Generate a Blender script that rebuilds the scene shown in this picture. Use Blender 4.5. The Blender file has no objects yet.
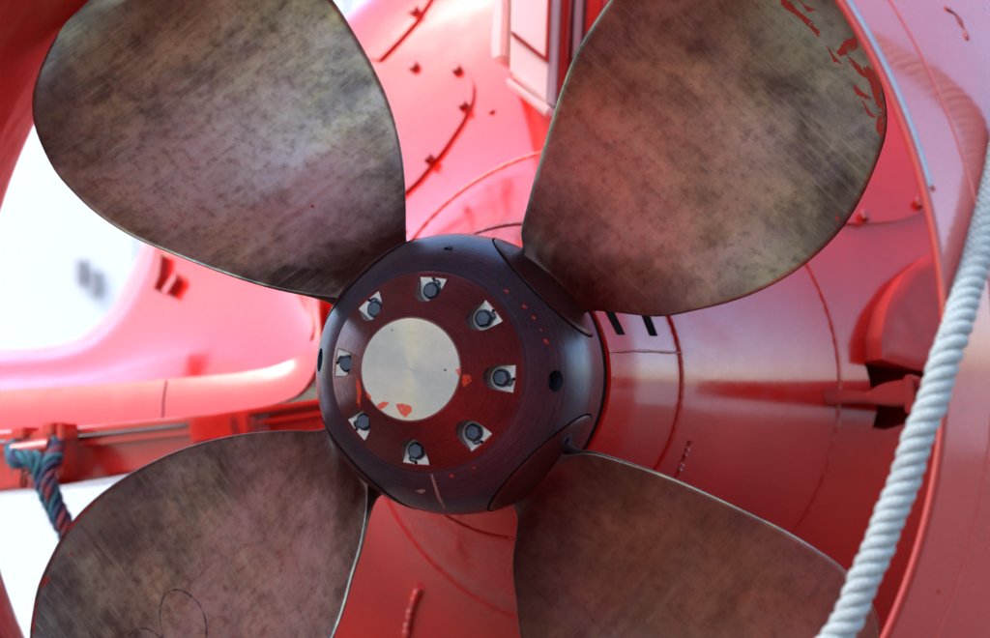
import bpy, bmesh, math, random
from mathutils import Vector, Matrix
from mathutils.bvhtree import BVHTree
from math import sin, cos, pi, radians, sqrt, exp

random.seed(7)
SC = bpy.context.scene
C = SC.collection

# ------------------------------------------------------------------ camera
Z0 = 2.06                                   # height of the shaft axis above the dock floor
O = Vector((0, 0, Z0))
T, E, D, PXM = radians(15), radians(3), 6.0, 394.0
FPX = D * PXM
d_ = Vector((-sin(T) * cos(E), cos(T) * cos(E), sin(E)))
r_ = Vector((cos(T), sin(T), 0))
u_ = r_.cross(d_)
CAM = O - d_ * D + r_ * (38 / PXM) + u_ * (55 / PXM)
cd = bpy.data.cameras.new('camera')
cam = bpy.data.objects.new('camera', cd); C.objects.link(cam)
cam.matrix_world = Matrix((
    (r_.x, u_.x, -d_.x, CAM.x), (r_.y, u_.y, -d_.y, CAM.y),
    (r_.z, u_.z, -d_.z, CAM.z), (0, 0, 0, 1)))
cd.sensor_width = 36; cd.lens = FPX * 36 / 990
cd.clip_start = 0.1; cd.clip_end = 3000
cd.dof.use_dof = True; cd.dof.focus_distance = 5.82; cd.dof.aperture_fstop = 2.2
SC.camera = cam

# ------------------------------------------------------------------ sky, sun, exposure
w = bpy.data.worlds.new('World'); SC.world = w; w.use_nodes = True
wn = w.node_tree.nodes; wl = w.node_tree.links
sky = wn.new('ShaderNodeTexSky'); sky.sky_type = 'NISHITA'; sky.sun_disc = False
SUN_EL, SUN_AZ = radians(53), radians(-117)   # azimuth from +Y, clockwise seen from above
sky.sun_elevation = SUN_EL; sky.sun_rotation = SUN_AZ
sky.air_density = 1.0; sky.dust_density = 2.2; sky.ozone_density = 1.0
wl.new(sky.outputs[0], wn['Background'].inputs[0])
wn['Background'].inputs[1].default_value = 0.15
sd = bpy.data.lights.new('sun', 'SUN'); sd.energy = 0.5; sd.angle = radians(30); sd.color = (1, .96, .9)
so = bpy.data.objects.new('sun', sd); C.objects.link(so); so.location = (-8, -4, 12)
sdir = Vector((sin(SUN_AZ) * cos(SUN_EL), cos(SUN_AZ) * cos(SUN_EL), sin(SUN_EL)))
so.rotation_euler = sdir.to_track_quat('Z', 'Y').to_euler()
vs = SC.view_settings
vs.view_transform = 'Standard'; vs.look = 'None'; vs.exposure = 1.82; vs.gamma = 1; vs.use_curve_mapping = False

# ------------------------------------------------------------------ pixel helpers
def ray(px, py):
    return (d_ + r_ * ((px - 495) / FPX) + u_ * ((319 - py) / FPX)).normalized()
def P(px, py, y):                           # point of the pixel's ray on the plane Y = y
    k = ray(px, py); return CAM + k * ((y - CAM.y) / k.y)

# ------------------------------------------------------------------ object helpers
def root(name, label, cat, loc, group=None):
    o = bpy.data.objects.new(name, None); C.objects.link(o); o.location = loc
    o['label'] = label; o['category'] = cat
    if group: o['group'] = group
    return o
def hang(o, parent):
    if parent is None: return o
    o.parent = parent
    o.matrix_parent_inverse = world_of(parent).inverted()
    return o
def world_of(o):
    m = o.matrix_basis.copy()
    if o.parent: m = world_of(o.parent) @ o.matrix_parent_inverse @ m
    return m
def mesh(name, vs_, fs, mat, parent=None, smooth=True, sharp=40, uv=None):
    me = bpy.data.meshes.new(name); me.from_pydata([tuple(v) for v in vs_], [], fs); me.update()
    if uv:
        l = me.uv_layers.new(name='UVMap')
        for lp in me.loops: l.data[lp.index].uv = uv[lp.vertex_index]
    return finish(name, me, mat, parent, smooth, sharp)
def finish(name, me, mat, parent=None, smooth=True, sharp=40):
    bm = bmesh.new(); bm.from_mesh(me)
    bmesh.ops.recalc_face_normals(bm, faces=bm.faces)
    for f in bm.faces: f.smooth = smooth
    if smooth:
        for e in bm.edges:
            if len(e.link_faces) == 2 and e.calc_face_angle(0) > radians(sharp): e.smooth = False
    bm.to_mesh(me); bm.free()
    me.materials.clear(); me.materials.append(mat)
    o = bpy.data.objects.new(name, me); C.objects.link(o)
    return hang(o, parent)
def spline(pts, n):
    """Catmull-Rom through points (tuples or Vectors) -> n points"""
    pts = [Vector(p) for p in pts]; m = len(pts) - 1; out = []
    L = [0]
    for a, b in zip(pts, pts[1:]): L.append(L[-1] + (b - a).length)
    for i in range(n):
        s = L[-1] * i / (n - 1); k = 0
        while k < m - 1 and s > L[k + 1]: k += 1
        t = (s - L[k]) / max(1e-9, L[k + 1] - L[k])
        p1, p2 = pts[k], pts[k + 1]
        p0 = pts[k - 1] if k else p1 * 2 - p2
        p3 = pts[k + 2] if k + 2 <= m else p2 * 2 - p1
        out.append(.5 * ((2 * p1) + (p2 - p0) * t + (2 * p0 - 5 * p1 + 4 * p2 - p3) * t * t + (3 * p1 - p0 - 3 * p2 + p3) * t ** 3))
    return out
def lathe_data(prof, seg=160, closed=False):
    """profile of (y, r) round the shaft axis"""
    V, F = [], []
    n = len(prof)
    idx = []
    for (y, r) in prof:
        if r < 1e-6:
            idx.append([len(V)] * seg); V.append((0, y, Z0))
        else:
            idx.append(list(range(len(V), len(V) + seg)))
            V += [(r * cos(2 * pi * k / seg), y, Z0 + r * sin(2 * pi * k / seg)) for k in range(seg)]
    rng = range(n) if closed else range(n - 1)
    for i in rng:
        a, b = idx[i], idx[(i + 1) % n]
        for k in range(seg):
            q = [a[k], a[(k + 1) % seg], b[(k + 1) % seg], b[k]]
            q2 = []
            for x in q:
                if x not in q2: q2.append(x)
            if len(q2) > 2: F.append(q2)
    return V, F
def lathe(name, prof, mat, parent, seg=160, closed=False, sharp=30):
    V, F = lathe_data(prof, seg, closed); return mesh(name, V, F, mat, parent, True, sharp)
def tube_data(path, rad, seg=8, cap=True):
    V, F, UV = [], [], []
    n = len(path); t0 = (path[1] - path[0]).normalized()
    nn = t0.orthogonal().normalized(); ln = 0
    for i, p in enumerate(path):
        t = (path[min(i + 1, n - 1)] - path[max(i - 1, 0)]).normalized()
        nn = (nn - t * nn.dot(t)).normalized(); b = t.cross(nn)
        if i: ln += (p - path[i - 1]).length
        rr = rad(i / (n - 1)) if callable(rad) else rad
        for k in range(seg):
            a = 2 * pi * k / seg
            V.append(p + (nn * cos(a) + b * sin(a)) * rr); UV.append((ln, abs(k / seg * 2 - 1)))
    for i in range(n - 1):
        for k in range(seg):
            F.append([i * seg + k, i * seg + (k + 1) % seg, (i + 1) * seg + (k + 1) % seg, (i + 1) * seg + k])
    if cap:
        F.append(list(range(seg))); F.append(list(range((n - 1) * seg, n * seg)))
    return V, F, UV
def tube(name, path, rad, mat, parent=None, seg=8):
    V, F, UV = tube_data([Vector(p) for p in path], rad, seg); return mesh(name, V, F, mat, parent, True, 60, UV)
def loft(name, rows, mat, parent, thick=0.0, sharp=50):
    n, m = len(rows), len(rows[0]); V = [p for r in rows for p in r]; F = []
    for i in range(n - 1):
        for j in range(m - 1): F.append([i * m + j, i * m + j + 1, (i + 1) * m + j + 1, (i + 1) * m + j])
    if thick:
        k = len(V); V = V + [p + Vector((0, thick, 0)) for p in V]
        F += [[k + a for a in f][::-1] for f in F]
        for i in range(n - 1):
            for j in (0, m - 1): F.append([i * m + j, (i + 1) * m + j, k + (i + 1) * m + j, k + i * m + j])
        for j in range(m - 1):
            for i in (0, n - 1): F.append([i * m + j, i * m + j + 1, k + i * m + j + 1, k + i * m + j])
    return mesh(name, V, F, mat, parent, True, sharp)
def prism(name, poly, y0, y1, mat, parent, bev=.006, jit=0):
    """pixel outline set on the plane Y = y0 and carried straight back to y1"""
    a = [P(px, py, y0) for px, py in poly]
    b = [Vector((p.x, y1, p.z)) for p in a]; n = len(a)
    me = bpy.data.meshes.new(name)
    me.from_pydata([tuple(p) for p in a + b], [], [list(range(n)), list(range(n, 2 * n))[::-1]] + [[i, (i + 1) % n, n + (i + 1) % n, n + i] for i in range(n)])
    bm = bmesh.new(); bm.from_mesh(me)
    bmesh.ops.recalc_face_normals(bm, faces=bm.faces)
    if bev: bmesh.ops.bevel(bm, geom=list(bm.edges), offset=bev, segments=2, affect='EDGES', clamp_overlap=True)
    bm.to_mesh(me); bm.free()
    return finish(name, me, mat, parent, True, 35)
def bvh_of(objs):
    V, F = [], []
    for o in objs:
        k = len(V); m = world_of(o)
        V += [m @ v.co for v in o.data.vertices]; F += [[k + i for i in p.vertices] for p in o.data.polygons]
    return BVHTree.FromPolygons(V, F)
def hit(bvh, px, py):
    k = ray(px, py); loc, nor, _, _ = bvh.ray_cast(CAM, k, 40)
    if loc is None: return None, None
    if nor.dot(k) > 0: nor = -nor
    return loc, nor
def patch(name, poly, bvh, h, mat, parent, rings=5, n=40, smoothn=True, rough=0, sharp=40, hfun=None):
    """thin plate or paint film lying on a surface already built: the outline is carried onto that surface"""
    m = len(poly); pts = []
    per = [0]
    for i in range(m):
        a, b = poly[i], poly[(i + 1) % m]; per.append(per[-1] + math.dist(a, b))
    for k in range(n):
        s = per[-1] * k / n; i = 0
        while i < m - 1 and s > per[i + 1]: i += 1
        t = (s - per[i]) / max(1e-9, per[i + 1] - per[i]); a, b = poly[i], poly[(i + 1) % m]
        pts.append((a[0] + (b[0] - a[0]) * t, a[1] + (b[1] - a[1]) * t))
    cx = sum(p[0] for p in pts) / n; cy = sum(p[1] for p in pts) / n
    if rough:
        pts = [(cx + (x - cx) * (1 + random.uniform(-rough, rough)), cy + (y - cy) * (1 + random.uniform(-rough, rough))) for x, y in pts]
    V, F = [], []
    for g in range(rings):
        f = 1 - g / rings
        for (x, y) in pts:
            qx, qy = cx + (x - cx) * f, cy + (y - cy) * f
            l, nr = hit(bvh, qx, qy)
            if l is None: return None
            hh = hfun(qx, qy) if hfun else h
            V.append(l + nr * hh)
            if g == 0: base = V[-1]
    l, nr = hit(bvh, cx, cy)
    if l is None: return None
    V.append(l + nr * (hfun(cx, cy) if hfun else h)); ci = len(V) - 1
    for g in range(rings - 1):
        for k in range(n):
            F.append([g * n + k, g * n + (k + 1) % n, (g + 1) * n + (k + 1) % n, (g + 1) * n + k])
    for k in range(n): F.append([(rings - 1) * n + k, (rings - 1) * n + (k + 1) % n, ci])
    k0 = len(V)
    for (x, y) in pts:
        l, nr = hit(bvh, x, y); V.append(l - nr * min(.01, abs(h) if h else .01))
    for k in range(n): F.append([k, (k + 1) % n, k0 + (k + 1) % n, k0 + k])
    return mesh(name, V, F, mat, parent, True, sharp)
def bead(name, pxs, bvh, rad, mat, parent, n=50, lift=0.0, wob=0):
    out = []
    for p in spline([(x, y, 0) for x, y in pxs], n):
        l, nr = hit(bvh, p.x, p.y)
        if l is not None: out.append(l + nr * lift)
    if len(out) < 3: return None
    rr = (lambda t: rad * (1 + wob * sin(t * 160) + wob * .6 * sin(t * 61 + 1))) if wob else rad
    return tube(name, out, rr, mat, parent, 8)
def boolean(o, cutters):
    for c in cutters:
        m = o.modifiers.new('b', 'BOOLEAN'); m.operation = 'DIFFERENCE'; m.solver = 'EXACT'; m.object = c
    dg = bpy.context.evaluated_depsgraph_get(); dg.update()
    me = bpy.data.meshes.new_from_object(o.evaluated_get(dg)); o.modifiers.clear()
    old = o.data; o.data = me; bpy.data.meshes.remove(old)
    for c in cutters:
        cm = c.data; bpy.data.objects.remove(c); bpy.data.meshes.remove(cm)
    bm = bmesh.new(); bm.from_mesh(me)
    for f in bm.faces: f.smooth = True
    for e in bm.edges: e.smooth = not (len(e.link_faces) == 2 and e.calc_face_angle(0) > radians(25))
    bm.to_mesh(me); bm.free()
    return o

# ------------------------------------------------------------------ materials
class M:
    def __init__(s, name):
        s.m = bpy.data.materials.new(name); s.m.use_nodes = True
        s.t = s.m.node_tree; s.n = s.t.nodes; s.b = s.n['Principled BSDF']
        s.tc = s.n.new('ShaderNodeTexCoord')
    def link(s, a, b): s.t.links.new(a, b)
    def noise(s, scale, detail=4, rough=.55, sc=(1, 1, 1), rot=(0, 0, 0), dist=0, co='Object', loc=(0, 0, 0)):
        mp = s.n.new('ShaderNodeMapping'); mp.inputs['Scale'].default_value = sc; mp.inputs['Rotation'].default_value = rot
        mp.inputs['Location'].default_value = loc
        s.link(s.tc.outputs[co], mp.inputs[0])
        k = s.n.new('ShaderNodeTexNoise'); k.inputs['Scale'].default_value = scale
        k.inputs['Detail'].default_value = detail; k.inputs['Roughness'].default_value = rough; k.inputs['Distortion'].default_value = dist
        s.link(mp.outputs[0], k.inputs['Vector']); return k.outputs[0]
    def ramp(s, fac, stops, interp='LINEAR'):
        k = s.n.new('ShaderNodeValToRGB'); k.color_ramp.interpolation = interp
        e = k.color_ramp.elements
        while len(e) < len(stops): e.new(.5)
        for q, (p, c) in zip(e, stops):
            q.position = p; q.color = (*c, 1) if not isinstance(c, (int, float)) else (c, c, c, 1)
        s.link(fac, k.inputs[0]); return k.outputs[0]
    def mix(s, fac, a, b, mode='MIX'):
        k = s.n.new('ShaderNodeMix'); k.data_type = 'RGBA'; k.blend_type = mode
        for v, i in ((fac, 0), (a, 6), (b, 7)):
            if hasattr(v, 'node'): s.link(v, k.inputs[i])
            elif isinstance(v, (int, float)): k.inputs[i].default_value = v if i == 0 else (v, v, v, 1)
            else: k.inputs[i].default_value = (*v, 1)
        return k.outputs[2]
    def math(s, op, a, b=0):
        k = s.n.new('ShaderNodeMath'); k.operation = op
        for v, i in ((a, 0), (b, 1)):
            if hasattr(v, 'node'): s.link(v, k.inputs[i])
            else: k.inputs[i].default_value = v
        return k.outputs[0]
    def set(s, **kw):
        for k, v in kw.items():
            i = s.b.inputs[k.replace('_', ' ')]
            if hasattr(v, 'node'): s.link(v, i)
            elif isinstance(v, tuple): i.default_value = (*v, 1)
            else: i.default_value = v
        return s
    def bump(s, h, strength, dist=.01, prev=None):
        k = s.n.new('ShaderNodeBump'); k.inputs['Strength'].default_value = strength; k.inputs['Distance'].default_value = dist
        s.link(h, k.inputs['Height'])
        if prev: s.link(prev, k.inputs['Normal'])
        s.link(k.outputs[0], s.b.inputs['Normal']); return k.outputs[0]
    def attr_r(s):
        return None

def red_paint(name, base=(.60, .008, .004), dark=(.46, .004, .003), rough=.22, bumpy=.35, streak=1.0, coat=1.60):
    m = M(name)
    n1 = m.noise(1.6, 5, .6); n2 = m.noise(14, 6, .7)
    col = m.mix(m.ramp(n1, [(.35, 0), (.7, 1)]), base, dark)
    col = m.mix(m.ramp(n2, [(.60, 0), (.75, .5)]), col, (.55, .025, .016))
    chip = m.ramp(m.noise(38, 3, .5), [(.72, 0), (.75, 1)])
    col = m.mix(chip, col, (.22, .01, .01))
    st = m.noise(9, 5, .7, sc=(1, .12, 1) if streak > .5 else (1, 1, 1))
    rg = m.ramp(st, [(.3, rough - .06), (.75, rough + .16)])
    m.set(Base_Color=col, Roughness=rg, Specular_IOR_Level=.12, Coat_Weight=1.0, Coat_Roughness=m.ramp(st, [(.3, .07), (.75, .24)]), Coat_IOR=coat)
    b1 = m.bump(m.noise(2.3, 2, .5), bumpy, .02)
    b2 = m.bump(m.noise(26, 4, .6), .28, .004, b1)
    m.bump(m.noise(160, 3, .6), .10, .0015, b2)
    return m.m
MAT = {}
MAT['hull'] = red_paint('red hull paint')
MAT['nozzle'] = red_paint('red nozzle paint', (.60, .060, .055), (.52, .038, .035), .24, .12, 1.0, 1.85)
MAT['strut'] = red_paint('red strut paint', (.60, .014, .007), (.45, .008, .005), .3, .3, 0)
MAT['bolt_red'] = red_paint('red painted fastener', (.42, .016, .010), (.30, .01, .008), .35, .1, 0)
def plain(name, col, rough=.5, metal=0, var=.3, scale=20, bump=.1):
    m = M(name); n = m.noise(scale, 5, .6)
    dk = tuple(c * (1 - var) for c in col)
    m.set(Base_Color=m.mix(n, dk, tuple(min(1, c * (1 + var)) for c in col)), Metallic=metal,
          Roughness=m.ramp(m.noise(scale * 1.7, 4), [(.3, max(0.02, rough - .1)), (.7, min(1, rough + .1))]))
    if bump: m.bump(m.noise(scale * 4, 4), bump, .003)
    return m.m
MAT['fleck'] = plain('orange red primer flecks', (.62, .055, .015), .55, 0, .25, 40)
MAT['scrape0'] = plain('red antifouling speck', (.42, .03, .015), .6, 0, .35, 60)
def broken(name, col, lo, hi, scale):
    m = M(name); n = m.noise(scale, 6, .7, sc=(1, 1, .45), rot=(0, .7, 0))
    m.set(Base_Color=m.mix(m.noise(40, 4), tuple(c * .7 for c in col), col), Roughness=.6, Alpha=m.ramp(n, [(lo, 0), (hi, 1)])); return m.m
MAT['fleck'] = broken('orange red primer flecks', (.62, .055, .015), .36, .42, 130)
MAT['scrape'] = broken('red antifouling scrape', (.50, .035, .016), .38, .46, 70)
MAT['black'] = plain('black gap', (.003, .003, .003), .9); MAT['black'].node_tree.nodes['Principled BSDF'].inputs['Specular IOR Level'].default_value = .05
MAT['gap_black'] = MAT['black']
MAT['ink'] = broken('blue marker line', (.05, .05, .085), .36, .72, 45)
MAT['worn'] = plain('worn steel edge', (.30, .32, .36), .4, .6, .3, 30)
MAT['bolt'] = plain('blued steel bolt', (.035, .045, .065), .38, .7, .35, 60)
MAT['fit'] = plain('flat red fitting paint', (.42, .022, .022), .45, 0, .3, 12, .2); MAT['fit'].node_tree.nodes['Principled BSDF'].inputs['Specular IOR Level'].default_value = .3
MAT['tab'] = plain('machined pale lock plate', (.36, .345, .31), .42, .55, .18, 50, .05)

def bronze(name, off, warm, gain=1.0, bd_rot=.5, gold_sheen=(.8, 0, .5), blue_sheen=(.48, 0, .5)):
    """tarnished, hand-ground bronze; the UV holds (radius, chord position) in metres"""
    m = M(name)
    L = (off, off * 1.7, 0)
    big = m.noise(2.6, 6, .62, co='UV', loc=L, dist=.3)
    med = m.noise(8.5, 8, .7, co='UV', loc=L, dist=.3, sc=(1, .75, 1), rot=(0, 0, .6))
    sml = m.noise(34, 8, .72, co='UV', loc=L)
    scr = m.noise(60, 4, .75, co='UV', loc=L, sc=(1, .06, 1), rot=(0, 0, .35))
    scr2 = m.noise(75, 3, .7, co='UV', loc=L, sc=(.07, 1, 1), rot=(0, 0, .9))
    g = gain * 1.4; warm = (warm[0] * .93, warm[1] * 1.02, warm[2] * .88)  # per-blade light level painted in by gain; warm counters reflected red
    cool = (.46 * g, .50 * g, .49 * g); tan = tuple(a * b * g for a, b in zip((.72, .63, .44), warm)); dk = (.092, .082, .070)
    mid = tuple(a * b * g for a, b in zip((.33, .295, .235), warm))
    cloud = m.noise(5.5, 10, .68, co='UV', loc=(off * 2, off, 0), dist=.15, sc=(1, .5, 1), rot=(0, 0, bd_rot))
    stroke = m.noise(22, 6, .72, co='UV', loc=(off * 3, off, 0), dist=.1, sc=(1, .16, 1), rot=(0, 0, bd_rot + .25))
    blue = m.noise(3.0, 8, .62, co='UV', loc=(off + 9, off, 0), dist=.2, sc=(.7, 1, 1), rot=(0, 0, .3))
    col = m.mix(m.ramp(big, [(.37, 0), (.57, 1)]), dk, mid)
    col = m.mix(m.ramp(cloud, [(.44, 0), (.72, .85)]), col, tan)
    col = m.mix(m.ramp(blue, [(.46, 0), (.70, .75)]), col, cool)
    col = m.mix(m.ramp(stroke, [(.54, 0), (.72, .28)]), col, tuple(.8 * c for c in tan))
    col = m.mix(m.ramp(stroke, [(.30, .30), (.45, 0)]), col, dk)
    col = m.mix(m.ramp(med, [(.30, .65), (.47, 0)]), col, (.10, .08, .085))
    col = m.mix(m.ramp(sml, [(.33, .5), (.50, 0)]), col, (.13, .10, .095))
    col = m.mix(m.ramp(scr, [(.52, 0), (.74, .40)]), col, tuple(min(1, 1.7 * c) for c in mid))
    col = m.mix(m.ramp(scr2, [(.28, .16), (.42, 0)]), col, (.12, .10, .10))
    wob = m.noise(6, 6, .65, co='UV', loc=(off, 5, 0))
    def zone(cx, cy, near, far, amt):        # reflected sheen painted into the colour, uneven outline
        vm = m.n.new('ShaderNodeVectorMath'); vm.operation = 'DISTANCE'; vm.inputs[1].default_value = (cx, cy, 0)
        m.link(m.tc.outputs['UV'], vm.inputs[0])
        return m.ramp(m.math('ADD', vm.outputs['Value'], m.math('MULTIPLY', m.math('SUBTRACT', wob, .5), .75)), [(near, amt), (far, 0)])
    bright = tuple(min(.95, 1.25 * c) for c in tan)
    col = m.mix(m.math('MULTIPLY', zone(gold_sheen[0], gold_sheen[1], .02, .36, gold_sheen[2]), m.ramp(sml, [(.3, .35), (.6, 1)])), col, bright)
    col = m.mix(m.math('MULTIPLY', zone(blue_sheen[0], blue_sheen[1], .02, .26, blue_sheen[2]), m.ramp(sml, [(.3, .4), (.6, 1)])), col, tuple(min(.95, c) for c in (.50 * g, .62 * g, .68 * g)))
    rim = m.n.new('ShaderNodeVectorMath'); rim.operation = 'DISTANCE'; rim.inputs[1].default_value = (.85, 0, 0); m.link(m.tc.outputs['UV'], rim.inputs[0])
    col = m.mix(m.ramp(m.math('ADD', rim.outputs['Value'], m.math('MULTIPLY', m.math('SUBTRACT', wob, .5), .5)), [(.34, 0), (.52, .6)]), col, (.10, .082, .078))
    worn = m.ramp(m.noise(4, 4, .6, co='UV', loc=(off, 8, 0)), [(.42, 0), (.62, 1)])
    for (r0, sc0, th) in ((bd_rot + .1, 170, .60), (bd_rot + 1.25, 200, .63), (bd_rot - .7, 150, .64)):
        hl = m.noise(sc0, 2, .5, co='UV', loc=(off * r0, off, 0), sc=(1, .022, 1), rot=(0, 0, r0))
        col = m.mix(m.math('MULTIPLY', worn, m.ramp(hl, [(th, 0), (th + .07, .26)])), col, tuple(min(1, 2.0 * c) for c in mid))
    pit = m.ramp(m.noise(110, 3, .5, co='UV', loc=L), [(.70, 0), (.75, .7)])
    col = m.mix(pit, col, (.07, .06, .065))
    # oily brown stain creeping out from the root
    sx = m.n.new('ShaderNodeSeparateXYZ'); m.link(m.tc.outputs['UV'], sx.inputs[0])
    rr = m.math('ADD', sx.outputs[0], m.math('MULTIPLY', m.noise(9, 7, .7, co='UV', loc=(off, 3, 0), dist=.5), .30))
    st = m.ramp(rr, [(.52, .92), (.76, 0)])
    col = m.mix(st, col, (.050, .016, .018))
    m.set(Base_Color=col, Metallic=m.ramp(big, [(.3, .75), (.7, .92)]))
    m.set(Roughness=m.ramp(m.math('ADD', m.math('MULTIPLY', sml, .5), m.math('MULTIPLY', scr, .5)), [(.3, .26), (.7, .48)]))
    b = m.bump(m.noise(5, 3, .5, co='UV', loc=L), .25, .012)
    b = m.bump(scr, .10, .002, b); b = m.bump(sml, .16, .003, b); m.bump(pit, .3, -.0015, b)
    return m.m
def hub_steel(name, col, rough, rings=90):
    m = M(name)
    sx = m.n.new('ShaderNodeSeparateXYZ'); m.link(m.tc.outputs['Object'], sx.inputs[0])
    cx = m.n.new('ShaderNodeCombineXYZ')
    z = m.math('SUBTRACT', sx.outputs[2], Z0)
    rad = m.math('SQRT', m.math('ADD', m.math('MULTIPLY', sx.outputs[0], sx.outputs[0]), m.math('MULTIPLY', z, z)))
    m.link(m.math('MULTIPLY', rad, 3.0), cx.inputs[0]); m.link(m.math('MULTIPLY', sx.outputs[1], 3.0), cx.inputs[1])
    nz = m.n.new('ShaderNodeTexNoise'); nz.inputs['Scale'].default_value = rings; nz.inputs['Detail'].default_value = 4
    m.link(cx.outputs[0], nz.inputs['Vector']); turn = nz.outputs[0]
    n1 = m.noise(7, 6, .65); n2 = m.noise(45, 6, .7)
    c = m.mix(m.ramp(n1, [(.3, 0), (.7, 1)]), tuple(x * .72 for x in col), tuple(x * 1.25 for x in col))
    c = m.mix(m.ramp(n2, [(.62, 0), (.78, .5)]), c, (.16, .12, .12))
    c = m.mix(m.ramp(turn, [(.4, 0), (.7, .18)]), c, (.3, .26, .26))
    m.set(Base_Color=c, Metallic=.75, Roughness=m.ramp(m.math('ADD', m.math('MULTIPLY', turn, .5), m.math('MULTIPLY', n2, .5)), [(.3, rough - .07), (.7, rough + .14)]))
    m.bump(n2, .06, .002, m.bump(turn, .08, .001))
    return m.m
MAT['hub'] = hub_steel('dark blued hub steel', (.062, .080, .122), .27)
MAT['cone'] = hub_steel('maroon turned cap', (.165, .044, .050), .26, 150)
MAT['flange'] = plain('maroon oily flange bronze', (.050, .018, .022), .38, .5, .5, 40, .15)
# bright turned disc: spun-metal highlights follow the turning marks
m = M('turned bright disc')
tg = m.n.new('ShaderNodeTangent'); tg.direction_type = 'RADIAL'; tg.axis = 'Y'
m.set(Base_Color=m.mix(m.noise(30, 6, .7), (.26, .235, .195), (.38, .345, .29)), Metallic=.9, Roughness=.36)
m.b.inputs['Anisotropic'].default_value = .92; m.link(tg.outputs[0], m.b.inputs['Tangent'])
sx = m.n.new('ShaderNodeSeparateXYZ'); m.link(m.tc.outputs['Object'], sx.inputs[0])
z = m.math('SUBTRACT', sx.outputs[2], Z0)
rad = m.math('SQRT', m.math('ADD', m.math('MULTIPLY', sx.outputs[0], sx.outputs[0]), m.math('MULTIPLY', z, z)))
nz = m.n.new('ShaderNodeTexNoise'); nz.inputs['Scale'].default_value = 420; nz.inputs['Detail'].default_value = 3; nz.noise_dimensions = '1D'
m.link(rad, nz.inputs['W'])
m.set(Roughness=m.ramp(nz.outputs[0], [(.3, .28), (.7, .44)]))
m.bump(nz.outputs[0], .12, .0006, m.bump(m.noise(90, 4, .6), .05, .001))
MAT['disc'] = m.m
# white laid rope
m = M('white rope strand')
fib = m.noise(1, 5, .7, sc=(60, 28, 1), co='UV')
yarn = m.n.new('ShaderNodeTexWave'); yarn.inputs['Scale'].default_value = 1.0; yarn.inputs['Distortion'].default_value = 1.5
mp = m.n.new('ShaderNodeMapping'); mp.inputs['Scale'].default_value = (40, 4.5, 1); mp.inputs['Rotation'].default_value = (0, 0, .0)
m.link(m.tc.outputs['UV'], mp.inputs[0]); m.link(mp.outputs[0], yarn.inputs['Vector'])
dirt = m.ramp(m.noise(22, 5, .7), [(.5, 0), (.78, .45)])
m.set(Base_Color=m.mix(dirt, m.mix(fib, (.29, .345, .34), (.48, .55, .54)), (.16, .16, .15)), Roughness=.75, Sheen_Weight=.25)
m.bump(fib, .7, .005, m.bump(yarn.outputs[1], .6, .006))
MAT['rope'] = m.m
def rope_col(name, a, b):
    m = M(name); n = m.noise(26, 6, .75); f = m.noise(1, 4, .7, sc=(220, 14, 1), co='UV')
    c = m.mix(m.ramp(n, [(.35, 0), (.62, 1)]), a, b)
    m.set(Base_Color=m.mix(m.math('MULTIPLY', f, .5), c, (.02, .04, .06)), Roughness=.8); m.bump(f, .8, .006); return m.m
MAT['teal'] = rope_col('teal fibre', (.010, .075, .12), (.03, .22, .27))
MAT['navy'] = rope_col('navy fibre', (.010, .012, .06), (.03, .05, .14))
MAT['redfib'] = rope_col('red stained fibre', (.34, .02, .015), (.03, .04, .10))
# dark red floor tone, chosen for its bounce onto the hull
m = M('bounce floor tone')
c = m.mix(m.ramp(m.noise(.5, 6, .65), [(.35, 0), (.7, 1)]), (.080, .044, .035), (.115, .066, .052))
c = m.mix(m.ramp(m.noise(7, 6, .7), [(.5, 0), (.75, .5)]), c, (.045, .022, .018))
m.set(Base_Color=c, Roughness=.85); m.bump(m.noise(40, 5), .3, .01)
MAT['floor'] = m.m
MAT['apron'] = plain('pale apron concrete', (.30, .30, .31), .9, 0, .12, .6)

# ------------------------------------------------------------------ setting
ap = mesh('ground', [(-900, -900, 0), (900, -900, 0), (900, 900, 0), (-900, 900, 0)], [[0, 1, 2, 3]], MAT['apron'], None, False); ap['kind'] = 'structure'
n = 80; V = []
for k in range(n):                          # added dark red patch, sized for bounce and reflections, ragged edge
    a = 2 * pi * k / n; f = 1 + .05 * sin(5 * a + 1) + .04 * sin(11 * a) + random.uniform(-.02, .02)
    V.append((4.0 + 13 * f * cos(a), 1 + 14 * f * sin(a), .004))
fl = mesh('bounce_floor', V, [list(range(n))], MAT['floor'], None, False); fl['kind'] = 'structure'

# ------------------------------------------------------------------ pale wall beyond the stern
MAT['wall'] = plain('pale wall paint', (.60, .62, .63), .7, 0, .05, .5, .05); MAT['bracket'] = plain('grey bracket paint', (.30, .30, .32), .6)
wall = root('pale_wall', 'pale painted panel wall standing beyond the red stern', 'wall', (-9, 14, 0))
for k in range(7):
    x0 = -17 + 2.0 * k; x1 = x0 + 1.985; y0 = 14 + random.uniform(-.006, .006)
    V = [(x, y, z) for x in (x0, x1) for y in (y0, 14.08) for z in (0, 6.5)]
    mesh('panel', V, [[0, 1, 3, 2], [4, 6, 7, 5], [0, 2, 6, 4], [1, 5, 7, 3], [0, 4, 5, 1], [2, 3, 7, 6]], MAT['wall'], wall, False)
V = [(x, y, z) for x in (-17, -3.02) for y in (14.085, 14.2) for z in (0, 6.5)]
mesh('wall_backing', V, [[0, 1, 3, 2], [4, 6, 7, 5], [0, 2, 6, 4], [1, 5, 7, 3], [0, 4, 5, 1], [2, 3, 7, 6]], MAT['worn'], wall, False)
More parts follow.
